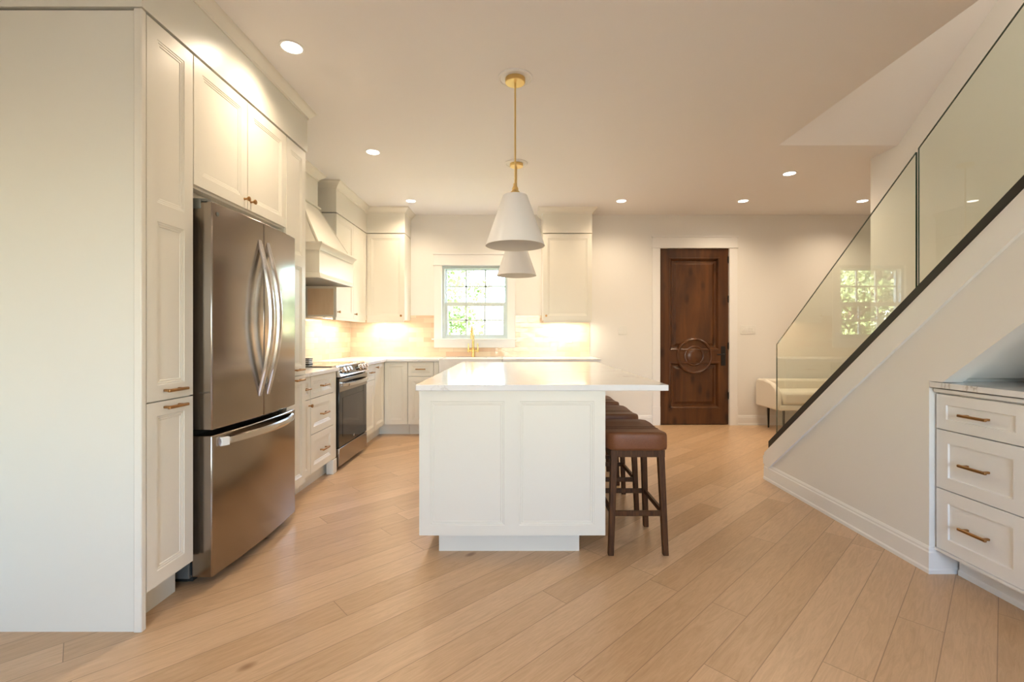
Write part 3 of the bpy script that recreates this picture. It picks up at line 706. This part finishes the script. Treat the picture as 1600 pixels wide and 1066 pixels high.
MB().box(UX+.001, -1.404, UY+.022, YB-.003, U0+.01, U1-.002).build('carcass', M['cab'], t)
MB().box(UX+.001, -1.42, UY+.006, UY+.036, U0-.022, U0+.009).build('light_rail', M['cab'], t)
d = panel(FUY, 'door', t, UX+.004, -1.406, U0+.008, U1-.003); knob(FUY, d, -1.445, 1.455, .02)
t = thing('wall_cabinet', (.665, 6.02, U0), 'cream single-door wall cabinet right of the window', 'cabinet')
MB().box(.354, .976, UY+.022, YB-.003, U0+.01, U1-.002).build('carcass', M['cab'], t)
MB().box(.365, .965, UY+.006, UY+.036, U0-.022, U0+.009).build('light_rail', M['cab'], t)
d = panel(FUY, 'door', t, .356, .974, U0+.008, U1-.003); knob(FUY, d, .392, 1.455, .02)

def led(x0, x1, y0, y1, label, energy):
    t = thing('undercabinet_light', ((x0+x1)/2, (y0+y1)/2, U0-.004), label, 'light')
    MB().box(x0, x1, y0, y1, U0-.001, U0+.009).build('housing', M['white_plastic'], t)
    MB().box(x0+.004, x1-.004, y0+.004, y1-.004, U0-.004, U0-.0012).build('diffuser', M['led'], t)
    l = light('undercabinet_lamp', 'AREA', ((x0+x1)/2, (y0+y1)/2, U0-.006), energy, LED_COL, shape='RECTANGLE', size=x1-x0, size_y=y1-y0)
    l.parent = t; l.location = (0, 0, -.003)
led(-2.06, -2.03, 4.92, 5.70, 'lit under-cabinet strip light on the left wall beside the hood', 4.6)
led(-1.86, -1.46, 6.03, 6.06, 'lit under-cabinet strip light left of the window', 4.3)
led(.42, .92, 6.03, 6.06, 'lit under-cabinet strip light right of the window', 4.3)

# ------------------------------------------------------------------ faucet
t = thing('faucet', (-.556, 6.09, CT1), 'gold bridge faucet with tall spout standing behind the sink', 'faucet')
fx0, fy0 = -.556, 6.09
pts = [(fx0, fy0, 1.0)] + [(fx0, fy0, 1.05+.06*i) for i in range(4)] + [(fx0, fy0-.085+.085*math.cos(a), 1.245+.085*math.sin(a)) for a in [math.pi*i/10 for i in range(11)]] + [(fx0, fy0-.17, 1.215), (fx0, fy0-.17, 1.16)]
MB().tube(pts, [.015]*(len(pts)-2)+[.017, .018], up=(1,0,0)).build('spout', M['gold'], t, smooth=True)
MB().lathe([(.028, CT1), (.028, CT1+.006), (.020, CT1+.012), (.020, 1.02), (.024, 1.022), (.024, 1.035), (.015, 1.04)], (fx0, fy0, 0), 24).build('base', M['gold'], t, smooth=True, angle=35)
MB().tube([(fx0-.062, fy0, 1.005), (fx0+.062, fy0, 1.005)], .011).build('bridge', M['gold'], t, smooth=True)
for s in (-1, 1):
    MB().lathe([(.014, .985), (.016, .99), (.016, 1.025), (.009, 1.03), (.006, 1.09), (.0065, 1.10)], (fx0+s*.062, fy0, 0), 16).build('handle', M['gold'], t, smooth=True, angle=35)

# ------------------------------------------------------------------ island
IX0, IX1, IY0, IY1, IZ = -.521, .489, 2.50, 4.62, .903
t = thing('kitchen_island', (0, 3.55, 0), 'large cream kitchen island with panelled end under a white quartz top', 'kitchen island')
MB().box(IX0+.02, IX1-.001, IY0+.02, IY1, .117, IZ).build('body', M['cab'], t)
MB().box(-.425, .357, 2.571, 4.55, 0, .117).build('plinth', M['cab'], t)
fy = fr_y(IY0+.02)
panel(fy, 'end_panel', t, IX0, IX1, .117, IZ, [(-.462, -.058, .172, .845), (.022, .429, .172, .845)])
fxi = fr_x(IX0+.02, -1)
for i in range(4):
    y0 = IY0+.022+i*.5225; y1 = y0+.517
    d = panel(fxi, 'drawer', t, y0, y1, .725, .895, stile=.04); pull(fxi, d, (y0+y1)/2, .81, .02)
    d = panel(fxi, 'door', t, y0, y1, .125, .720); knob(fxi, d, y1-.03, .68, .02)
o = MB().box(-.5345, .8235, 2.47, 4.66, .905, .9375).build('island_countertop', M['marble'], bevel=.003)
tag(o, 'white grey-veined quartz slab on top of the island', 'countertop')

# ------------------------------------------------------------------ stools
def stool():
    t = thing('counter_stool', (.672, 2.715, 0), 'brown leather saddle stool nearest the camera, tucked under the island', 'stool', 'leather stools along the island')
    x0, x1, y0, y1 = .500, .846, 2.50, 2.93
    nu, nv = 10, 12; cx_, cy_ = (x0+x1)/2, (y0+y1)/2
    rs = []
    # saddle cushion: grid top wrapped down the sides
    def ring(k, n=40):
        out = []
        for i in range(n):
            a = 2*math.pi*i/n; ca, sa = math.cos(a), math.sin(a)
            p = 7; den = (abs(ca)**p + abs(sa)**p)**(1/p); out.append((ca/den, sa/den))
        return out
    sq = ring(0)
    hx, hy = (x1-x0)/2, (y1-y0)/2
    def sad(v): return .020*(v*v) - .006
    for sc_, z, add in ((.94, .574, 0), (.985, .578, 0), (1, .590, 0), (1, .630, .7), (.995, .645, 1), (.975, .656, 1), (.93, .662, 1), (.6, .664, 1), (.3, .664, 1), (.02, .664, 1)):
        rs.append([(cx_+u*hx*(1-(1-sc_)*1.0), cy_+v*hy*(1-(1-sc_)*.9), z+add*sad(v*sc_)) for u, v in sq])
    seat = MB().loft(rs).build('seat', M['leather'], t, smooth=True, angle=60)
    m = MB()
    for vv in (-.12, .12):
        m.tube([(cx_+u*hx*.92, cy_+vv*hy*1.0, .6655+sad(vv)) for u in [-1+.2*i for i in range(11)]], .0012, 6)
    m.build('seam', M['seam'], seat, weld=False)
    MB().box(x0+.025, x1-.025, y0+.025, y0+.045, .535, .573).box(x0+.025, x1-.025, y1-.045, y1-.025, .535, .573).box(x0+.025, x0+.045, y0+.045, y1-.045, .535, .573).box(x1-.045, x1-.025, y0+.045, y1-.045, .535, .573).build('seat_frame', M['walnut'], t, weld=False)
    for sx in (-1, 1):
        for sy in (-1, 1):
            MB().bar((cx_+sx*.150, cy_+sy*.190, 0), (cx_+sx*.128, cy_+sy*.172, .573), .030, .030, .036, .036).build('leg', M['walnut'], t, bevel=.003)
    for sy in (-1, 1):
        y = cy_+sy*.184
        MB().box(cx_-.130, cx_+.130, y-.009, y+.009, .212, .240).build('stretcher', M['walnut'], t, bevel=.003)
    for sx in (-1, 1):
        x = cx_+sx*.1415
        MB().box(x-.009, x+.009, cy_-.170, cy_+.170, .212, .240).build('stretcher', M['walnut'], t, bevel=.003)
    return t
s0 = stool()
for dy, lab in ((.595, 'brown leather saddle stool second from the camera along the island'), (1.175, 'brown leather saddle stool third from the camera along the island'), (1.76, 'brown leather saddle stool at the far end of the island, almost hidden')):
    c_ = copy_tree(s0); c_.location.y = 2.715+dy; c_['label'] = lab

# ------------------------------------------------------------------ pendants
def pendant():
    t = thing('pendant_light', (0, 2.91, CZ), 'white cone pendant light on a brass rod over the near end of the island', 'pendant light', 'pendants over the island')
    c0 = (0, 2.91, 0)
    MB().lathe([(.108, CZ-.0005), (.108, CZ-.006), (.098, CZ-.012), (.092, CZ-.007), (.062, CZ-.007)], c0, 48).build('ceiling_ring', M['trim'], t, smooth=True, angle=30)
    MB().lathe([(.063, CZ-.0075), (.063, CZ-.030), (.058, CZ-.034), (.008, CZ-.034)], c0, 40).build('canopy', M['brass'], t, smooth=True, angle=30)
    MB().lathe([(.0055, CZ-.034), (.0055, 2.165)], c0, 16).build('rod', M['brass'], t, smooth=True)
    MB().lathe([(.007, 2.165), (.012, 2.160), (.012, 2.145), (.016, 2.138), (.020, 2.128), (.020, 2.118), (.036, 2.100), (.040, 2.086), (.005, 2.086)], c0, 32).build('cap', M['brass'], t, smooth=True, angle=35)
    m = MB(); m.lathe([(.005, 2.0855), (.076, 2.0855), (.0775, 2.083), (.188, 1.768)], c0, 56, cap=False); m.m = 1
    m.lathe([(.188, 1.768), (.1855, 1.768), (.0745, 2.081), (.005, 2.081)], c0, 56, cap=False)
    sh = m.build('shade', [M['shade'], M['shade_in']], t, smooth=True, angle=35)
    m = MB()
    for k in range(3):
        a = k*2*math.pi/3+.5; px, py = .035*math.cos(a), .035*math.sin(a)
        m.lathe([(.013, 1.99), (.013, 1.93), (.010, 1.925)], (px, 2.91+py, 0), 12)
    m.lathe([(.05, 1.995), (.05, 1.985)], c0, 24)
    m.build('socket', M['brass'], t, smooth=True, angle=35, weld=False)
    for k in range(3):
        a = k*2*math.pi/3+.5; px, py = .035*math.cos(a), .035*math.sin(a)
        MB().lathe([(.009, 1.925), (.018, 1.90), (.020, 1.88), (.014, 1.862), (.001, 1.856)], (px, 2.91+py, 0), 14).build('bulb', M['white_plastic'], t, smooth=True)
    return t
p0 = pendant(); p1 = copy_tree(p0); p1.location = (.012, 4.35, CZ); p1['label'] = 'white cone pendant light on a brass rod over the far end of the island'

# ------------------------------------------------------------------ downlights
pots = [(-1.26, 2.60, 'recessed round downlight nearest the camera, in front of the tall cabinets'),
        (-1.26, 4.08, 'recessed round downlight in the ceiling beside the range hood'),
        (-1.26, 5.56, 'recessed round downlight near the left wall cabinet by the window'),
        (0.0, 5.56, 'recessed round downlight over the sink, behind the pendant shades'),
        (1.28, 5.56, 'recessed round downlight by the back wall, right of the right wall cabinet'),
        (2.75, 5.56, 'recessed round downlight by the back wall above the wooden door'),
        (2.75, 4.62, 'recessed round downlight closest to the stair opening'),
        (4.19, 5.56, 'recessed round downlight at the far right by the stair wall corner'),
        (.20, .70, 'recessed round downlight added out of view above the camera for warm fill'),  # extra unseen lamp, added to warm the near end of the room
        (.20, -1.30, 'recessed round downlight added out of view behind the camera for warm fill')]  # another unseen lamp, added for warm light on the island front
pot0 = None
for x, y, lab in pots:
    if pot0 is None:
        t = pot0 = thing('downlight', (x, y, CZ), lab, 'ceiling light', 'recessed ceiling downlights')
        MB().lathe([(.054, CZ-.0005), (.066, CZ-.0005), (.066, CZ-.004), (.060, CZ-.006), (.054, CZ-.004)], (x, y, 0), 40, cap=False).build('trim_ring', M['trim'], t, smooth=True, angle=30)
        MB().lathe([(.0535, CZ-.0005), (.0535, CZ-.0035)], (x, y, 0), 40).build('lens', M['pot'], t)
    else:
        t = copy_tree(pot0); t.location = (x, y, CZ); t['label'] = lab
    if t is not pot0: continue
    l = light('downlight_lamp', 'SPOT', (x, y, CZ-.012), POT_W, POT_COL, spot_size=math.radians(150), spot_blend=1.0, shadow_soft_size=.05)
    l.parent = t; l.location = (0, 0, -.012)

# ------------------------------------------------------------------ switches and outlet
def plate(name, x, z, w, h, gangs, label, cat, y=YB, mm=None):
    t = thing(name, (x, y, z), label, cat)
    MB().box(x-w/2, x+w/2, y-.007, y-.0008, z-h/2, z+h/2).build('plate', mm or M['white_plastic'], t, bevel=.002)
    for g in range(gangs):
        gx = x + (g-(gangs-1)/2)*.046
        MB().box(gx-.016, gx+.016, y-.0105, y-.0072, z-.033, z+.033).build('rocker', M['white_plastic'], t, bevel=.001)
plate('light_switch', 1.446, 1.278, .115, .115, 2, 'small two-gang light switch on the wall left of the wooden door', 'light switch')
plate('light_switch', 3.130, 1.285, .205, .115, 4, 'wide white light switch plate on the wall right of the wooden door', 'light switch')
plate('outlet', .723, 1.165, .075, .115, 1, 'white outlet on the tile backsplash under the right wall cabinet', 'outlet', y=YB-.0098)

# ------------------------------------------------------------------ stair glass
gx0, gx1 = 2.130, 2.140
def gpanel(poly, label):
    n_ = len(poly); m = MB()
    vs = [(gx0, p[0], p[1]) for p in poly] + [(gx1, p[0], p[1]) for p in poly]
    m.add(vs, [list(range(n_)), list(range(2*n_-1, n_-1, -1))]); m.m = 1
    m.add(vs, [(i, (i+1) % n_, n_+(i+1) % n_, n_+i) for i in range(n_)])
    o = m.build('glass_pane', [M['glass'], M['glassedge']], gr); o['label'] = label; return o
CH = .056
gr = thing('stair_balustrade', (2.13, 2.3, 1.0), 'green-tinted glass balustrade of two slanted panes in a black channel on the stair wall', 'balustrade')
gpanel([(3.760, zc(3.760)+CH+.001), (3.760, 1.130), (2.452, 2.178), (2.452, zc(2.452)+CH+.001)], 'lower clear green-tinted glass balustrade panel with slanted top, at the foot of the stairs')
gpanel([(2.438, zc(2.438)+CH+.001), (2.438, 2.192), (1.645, CZ-.006), (.74, CZ-.006), (.74, zc(.74)+CH+.001)], 'upper clear green-tinted glass balustrade panel reaching the ceiling')
m = MB().prism([(3.815, zc(3.815)), (3.815, zc(3.815)+CH), (.72, zc(.72)+CH), (.72, zc(.72))], 'x', XS-.004, XS+.062)
m.build('channel', M['black'], gr)

# ------------------------------------------------------------------ drawer units in the stair niche
FS = fr_x(2.145, -1)
def stair_unit(y0, y1, label):
    t = thing('drawer_cabinet', (2.45, (y0+y1)/2, 0), label, 'cabinet')
    MB().box(2.147, 2.79, y0, y1, .112, .935).build('carcass', M['trim'], t)
    MB().box(2.245, 2.79, y0, y1, 0, .111).build('toe_kick', M['trim'], t)
    for a, b_, st_ in ((.737, .909, .05), (.441, .731, .06), (.137, .436, .06)):
        d = panel(FS, 'drawer', t, y0+.006, y1-.004, a, b_, stile=st_, prof=PLAIN, t=.02, material=M['trim'])
        pull(FS, d, (y0+y1)/2, (a+b_)/2, .02, .132)
    MB().box(2.118, 2.147, y0, y1, .122, .134).build('bottom_rail', M['trim'], t)
    MB().box(2.112, 2.147, y0, y1, .918, .936).build('top_rail', M['trim'], t, bevel=.003)
    return t
t = stair_unit(1.90, 2.328, 'white three-drawer cabinet under the stairs with bronze pulls')
stair_unit(1.46, 1.896, 'second white three-drawer cabinet under the stairs, closer to the camera')
o = MB().box(2.095, 2.795, 1.45, 2.333, .942, .969).build('countertop', M['marble'], bevel=.002); tag(o, 'white quartz countertop on the drawers in the stair niche', 'countertop')

# ------------------------------------------------------------------ bench by the back wall
t = thing('bench', (3.9, 5.85, 0), 'cream boucle bench with rounded ends against the back wall behind the glass', 'bench')
bx0, bx1, by0, by1 = 3.20, 4.62, 5.60, 6.14
MB().box(bx0+.03, bx1-.03, by0+.02, by1-.03, .285, .355).build('base', M['boucle'], t, bevel=.015)
MB().box(bx0+.065, bx1-.065, by0, by1-.10, .357, .515).build('seat_cushion', M['boucle'], t, bevel=.035)
MB().box(bx0+.06, bx1-.06, by1-.11, by1, .36, .635).build('backrest', M['boucle'], t, bevel=.03)
for s, xx in ((1, bx0), (-1, bx1)):
    poly = [(by1, .285), (by1, .60), (by1-.04, .635), (by1-.20, .640), (by1-.36, .615), (by1-.46, .56), (by1-.51, .47), (by1-.52, .36), (by1-.49, .285)]
    MB().prism(poly, 'x', min(xx, xx+s*.06), max(xx, xx+s*.06)).build('arm', M['boucle'], t, bevel=.02)
for lx in (bx0+.12, bx1-.12):
    for ly in (by0+.10, by1-.10):
        MB().lathe([(.010, 0), (.016, .284)], (lx, ly, 0), 14).build('leg', M['black'], t)

# ------------------------------------------------------------------ outside the window
struct(MB().box(-30, 20, 6.6, 40, -.5, -.302).build('lawn', M['grass'])); del SC.objects['lawn']['kind']
tag(SC.objects['lawn'], 'green lawn outside the window', 'lawn')
def tree(x, y, h, r, nleaf, label, leaf=.11, low=.25):
    t = thing('tree', (x, y, -.3), label, 'tree')
    m = MB(); m.tube([(x, y, -.285), (x+.05, y, h*.4), (x-.05, y, h*.85)], [.16, .12, .04], 10)
    for k in range(9):
        a = k*2.4; z = h*(low+.07*k); m.tube([(x, y, z), (x+.4*r*math.cos(a), y+.4*r*math.sin(a), z+.3*r), (x+.85*r*math.cos(a), y+.85*r*math.sin(a), z+.45*r)], [.05, .03, .01], 6)
    m.build('trunk', M['bark'], t, weld=False, smooth=True)
    m = MB(); rnd = random.Random(int(x*100+y))
    cl = [(rnd.gauss(0, .42)*r, rnd.gauss(0, .42)*r, h*(low+(1.02-low)*rnd.random()), r*rnd.uniform(.16, .34)) for _ in range(60)]
    for _ in range(nleaf):
        cx_, cy_, cz2, cr = rnd.choice(cl)
        v = Vector((rnd.gauss(0, 1), rnd.gauss(0, 1), rnd.gauss(0, 1))); v.normalize(); v *= cr*rnd.random()**.4
        p = Vector((x+cx_, y+cy_, cz2)) + v
        q = Vector((rnd.gauss(0,1), rnd.gauss(0,1), rnd.gauss(0,1))).normalized(); w_ = q.cross(Vector((rnd.gauss(0,1), rnd.gauss(0,1), .3))).normalized()
        s_ = leaf*rnd.uniform(.6, 1.2); p.z = max(p.z, .0)
        m.add([tuple(p-q*s_), tuple(p+w_*s_*.5), tuple(p+q*s_), tuple(p-w_*s_*.5)], [(0, 1, 2, 3)])
    m.build('foliage', M['leaf'], t, weld=False)
tree(-2.75, 9.6, 2.6, .8, 3500, 'small leafy tree close outside the window, at its left edge', .07, .1)
tree(-5.2, 12.0, 6.0, 2.6, 9000, 'broad leafy tree on the lawn seen mirrored in the stair glass', .12)
tree(-11.5, 15.5, 7.0, 2.6, 9000, 'tall leafy tree farther left on the lawn', .13)
tree(-3.6, 19.0, 4.0, 2.0, 7000, 'rounded leafy tree far back behind the house', .13, .3)
tree(3.6, 23.0, 4.0, 2.2, 6000, 'low leafy tree far back on the right of the lawn', .14, .3)

for o in SC.objects:
    if '_org' in o: del o['_org']
